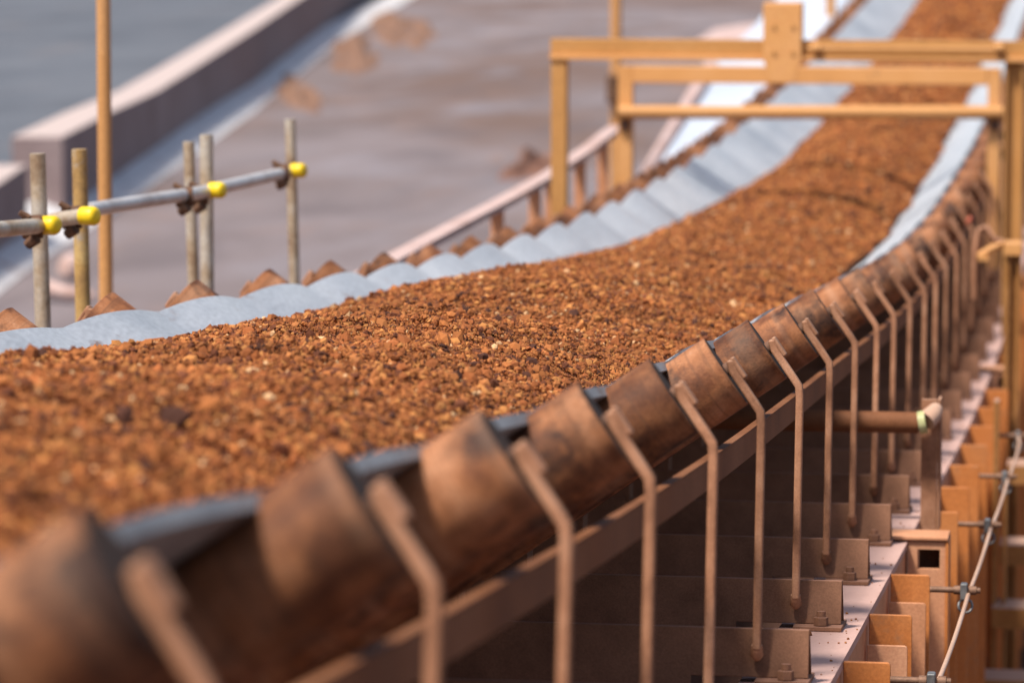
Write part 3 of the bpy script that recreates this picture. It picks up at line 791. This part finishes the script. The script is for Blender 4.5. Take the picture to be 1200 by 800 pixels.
for bx in (957, 1171):
    c = on_s(bx, 57, SG_-.065)
    rel(MB().lathe([(-.03,.012),(-.02,.026),(.02,.026),(.03,.012)], c, (1,0,0), 14), 'rail_end', M['pole'], g1, smooth=40)

SR = 23.5
g2 = empty('yellow_frame', (xat(733, 210, SR), SR, 0), 'bright yellow orange frame of two posts and two bars, just behind the ochre gantry', 'frame')
rel(MB().box((xat(725,90,SR), SR-.04, 0), (xat(742,90,SR), SR+.05, zat(733,77,SR))), 'post', M['gantry'], g2, bevel=.004)
rel(MB().box((xat(1158,90,SR), SR-.04, 0), (xat(1173,90,SR), SR+.05, zat(1165,80,SR))), 'post', M['gantry'], g2, bevel=.004)
rel(MB().box((xat(742.3,90,SR), SR-.045, zat(900,98,SR)), (xat(1157.7,90,SR), SR+.045, zat(900,78,SR))), 'top_bar', M['gantry'], g2, bevel=.006)
rel(MB().tube([(xat(727,130,SR), SR-.085, zat(740,131,SR)), (xat(1176,130,SR), SR-.085, zat(1170,131,SR))], .041, 18), 'lower_bar', M['pole'], g2, smooth=40)
for bx in (733, 1166):
    c = on_s(bx, 148, SR)
    rel(MB().box((c.x-.03, SR-.07, c.z-.02), (c.x+.03, SR-.041, c.z+.09)), 'bar_clip', M['rust_dark'], g2)

# box column at the right edge, with a bent lever beside it
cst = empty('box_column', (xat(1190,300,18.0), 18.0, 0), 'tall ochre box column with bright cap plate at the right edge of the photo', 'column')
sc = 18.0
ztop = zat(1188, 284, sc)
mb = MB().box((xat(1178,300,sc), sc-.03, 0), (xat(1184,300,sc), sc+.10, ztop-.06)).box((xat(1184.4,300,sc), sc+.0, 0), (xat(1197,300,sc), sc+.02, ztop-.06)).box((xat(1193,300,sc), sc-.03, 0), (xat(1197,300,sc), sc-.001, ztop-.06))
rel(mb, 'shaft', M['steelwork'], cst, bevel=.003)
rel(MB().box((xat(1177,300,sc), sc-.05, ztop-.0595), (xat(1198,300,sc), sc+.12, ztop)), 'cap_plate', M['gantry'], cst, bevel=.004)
a, b_, c, d, e = on_s(1142,300,sc), on_s(1148,268,sc), on_s(1155,266,sc), on_s(1166,281,sc), on_s(1176,284,sc)
lv = empty('bent_lever', tuple(e), 'bent rusty lever with an ochre arm beside the box column', 'lever')
rel(MB().tube([a - Z*.2, a, b_, c, d, e], .014, 10), 'bent_rod', M['arm'], lv, smooth=60)
a, b_ = on_s(1146,300,sc), on_s(1176,284,sc)
rel(MB().box((a.x, sc-.02, a.z-.02), (a.x+.05, sc+.02, a.z+.01)).tube([a, b_], .017, 8), 'arm', M['gantry'], lv, smooth=40)
c = on_s(1136, 258, 18.48)
tag(MB().lathe([(-.02,.007),(-.01,.012),(.01,.013),(.018,.006)], c, (.5,0,.8), 14).build('red_cap', M['red'], smooth=50), 'small red cap fixed to a bar top left of the bent lever', 'cap')

# steelwork below the cord at the right edge
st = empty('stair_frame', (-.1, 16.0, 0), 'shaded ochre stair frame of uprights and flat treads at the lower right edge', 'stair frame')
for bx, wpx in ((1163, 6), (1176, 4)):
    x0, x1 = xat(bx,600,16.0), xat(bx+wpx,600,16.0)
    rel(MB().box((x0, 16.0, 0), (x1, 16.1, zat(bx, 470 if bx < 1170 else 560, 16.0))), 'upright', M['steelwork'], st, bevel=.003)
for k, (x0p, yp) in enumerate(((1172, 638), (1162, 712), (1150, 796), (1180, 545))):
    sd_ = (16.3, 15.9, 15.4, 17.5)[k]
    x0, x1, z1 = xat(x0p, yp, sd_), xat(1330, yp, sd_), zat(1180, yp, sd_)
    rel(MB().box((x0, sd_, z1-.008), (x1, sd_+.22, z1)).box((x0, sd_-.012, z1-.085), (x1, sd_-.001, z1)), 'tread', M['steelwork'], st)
x0 = xat(1146, 600, 23.0)  # added dark sheet takes the place of deep shade behind the treads
tag(MB().box((x0, 23.0, 0), (x0 + 2.6, 23.06, zat(1180, 392, 23.0))).build('shade_backing', M['rust_dark'], bevel=.004), 'added dark screen closing off the view behind the stair frame', 'backing')

# ------------------------------------------------------------------ guard rail, white sheets on the far side
ug = -3.28
tops = [on_u(x, y, ug) for x, y in ((425,321), (460,301), (545,256), (588,234), (640,205), (690,172), (722,147))]
gr = empty('guard_rail', tuple(tops[0]), 'low pink dusted guard rail on orange posts beyond the far rollers', 'guard rail')
mb = MB(); vs, fs = [], []
for p in tops: vs += [p + Vector((-.05,0,0)), p + Vector((.05,0,0)), p + Vector((.05,0,-.035)), p + Vector((-.05,0,-.035))]
for i in range(len(tops)-1):
    for q in range(4): fs.append((i*4+q, i*4+(q+1)%4, (i+1)*4+(q+1)%4, (i+1)*4+q))
fs += [(0,1,2,3), tuple(range(len(vs)-1, len(vs)-5, -1))]
rel(mb.add(vs, fs), 'top_rail', M['guard'], gr)
for bx in (582, 626, 645, 679, 706):
    y = float(np.interp(bx, [425,460,545,588,640,690,722], [321,301,256,234,205,172,147]))
    p = on_u(bx, y, ug)
    rel(MB().box((p.x-.03, p.y-.02, 0), (p.x+.04, p.y-.002, p.z-.037)).box((p.x-.03, p.y-.0015, 0), (p.x-.018, p.y+.05, p.z-.037)), 'post', M['pink'], gr, bevel=.002)

# white sheet deck beside the far stretch, with its pink kerb
us = -3.9
def sheet(px, name, label, m, th=.05):
    v = [on_s(x, y, s_) for x, y, s_ in px]
    n = len(v)
    o = MB().add(v + [p - Z*th for p in v], [tuple(range(n)), tuple(range(2*n-1, n-1, -1))] + [(i, (i+1)%n, (i+1)%n+n, i+n) for i in range(n)]).build(name, m)
    return tag(o, label, name.replace('_', ' '))
sheet([(757,212,27), (850,212,27.5), (1000,20,41), (1000,-20,44), (925,-20,44), (885,30,40), (815,92,34.5)], 'sheet_deck', 'bright white sheet steel deck beyond the far rollers, seen through the gantry', M['white'])
sheet([(742,214,26.5), (755,214,26.8), (842,72,35.5), (826,72,35.5)], 'kerb_beam', 'dusty pink kerb beam along the left side of the white sheet deck', M['guard'], .16)
sheet([(812,50,60), (885,47,60), (893,26,64), (838,34,64)], 'concrete_slab', 'pale pink concrete slab above the gantry beam, far off in the yard', M['guard'], .2)
c = on_s(973, 12, 40)
tag(MB().box((c.x-.05, 40, 0), (c.x+.05, 40.1, c.z+.3)).build('marker_post', M['pole'], bevel=.01), 'short bright orange post beside the far rollers at the top edge', 'post')

# ------------------------------------------------------------------ scaffold hand rail and poles
up_ = -3.25
sf = empty('scaffold_rail', (on_u(50, 300, up_).x, on_u(50, 300, up_).y, 0), 'rusty scaffold tube hand rail with four yellow end caps', 'scaffold')
posts = [(44, 180, 51, 400, 'tube', .0245, 0), (93, 175, 98, 400, 'tube_yellow', .0245, -.02), (221, 166, 229, 400, 'tube', .0205, -.05), (242, 158, 243, 400, 'tube', .0245, .03), (340, 140, 347, 400, 'tube', .0215, .0)]
for (x0, y0, x1, y1, mm, r, du) in posts:
    a, b_ = on_u(x0, y0, up_ + du), on_u(x1, y1, up_ + du)
    # tubes lean a little; carry the line down to the yard
    d = (b_ - a); sy = a.y
    b2 = on_s(x1, y1, sy); a2 = on_s(x0, y0, sy)
    dd = (b2 - a2) / (a2.z - b2.z)
    rel(MB().tube([a2, a2 + dd*a2.z], r, 18), 'upright', M[mm], sf, smooth=40)
def rail(x0, y0, x1, y1, u0, u1, m='tube_zinc', r=.0235):
    rel(MB().tube([on_u(x0, y0, u0), on_u(x1, y1, u1)], r, 18), 'rail_tube', M[m], sf, smooth=40)
rail(-40, 272, 56, 264, -3.20, -3.20, 'tube')
rail(58, 259, 104, 252, -3.29, -3.13, 'tube')
rail(104, 246, 252, 223, -3.30, -3.19)
rail(228, 227, 350, 199, -3.30, -3.20)
for (x, y, u) in ((58, 264, -3.195), (104, 253, -3.12), (255, 223, -3.185), (351, 200, -3.195)):
    p = on_u(x - 5, y + .5, u); q = on_u(x + 11, y - 2, u)
    d = (q - p).normalized(); d = Vector((.9, -.35, .03)).normalized()
    p = on_u(x - 8, y, u)
    rel(MB().lathe([(0,.024),(.002,.0285),(.044,.029),(.053,.025),(.057,.015)], p, d, 20), 'end_cap', M['cap'], sf, smooth=50)
for (x, y, u) in ((38, 266, -3.22), (84, 255, -3.22), (216, 231, -3.22), (330, 203, -3.22), (234, 229, -3.22)):
    p = on_u(x, y, u)
    cp = rel(MB().lathe([(-.03,.034),(-.024,.036),(.024,.036),(.03,.034)], p, (1,.2,.05), 16), 'coupler', M['coupler'], sf, smooth=40)
    rel(MB().tube([p + Vector((-.005,-.02,.030)), p + Vector((-.03,-.03,.046))], [.011,.009], 8), 'coupler_bolt', M['coupler'], cp)
    rel(MB().tube([p + Vector((-.01,-.02,-.052)), p + Vector((.02,-.03,-.030))], [.016,.02], 8), 'coupler_jaw', M['coupler'], cp)

a = on_s(121, -20, 14.6); b_ = on_s(124.5, 380, 14.6); d = (b_-a)/(a.z-b_.z)
tag(MB().tube([a - d*.8, a + d*a.z], .0275, 20).build('lamp_pole', M['pole'], smooth=40), 'tall slim ochre pole standing behind the scaffold rail', 'pole')
a = on_s(722, -20, 36)
tag(MB().tube([(a.x, 36, 0), (a.x, 36, a.z + 1.2)], .052, 16).build('lamp_pole', M['pole'], smooth=40), 'thin ochre pole far behind the gantry beam', 'pole')
c = on_s(719, 105, 35.9)
tag(MB().lathe([(-.14,.03),(-.12,.07),(.12,.07),(.14,.03)], c, (0,0,1), 14).build('junction_box', M['coupler'], smooth=50), 'small dark fitting on the thin ochre pole', 'fitting')
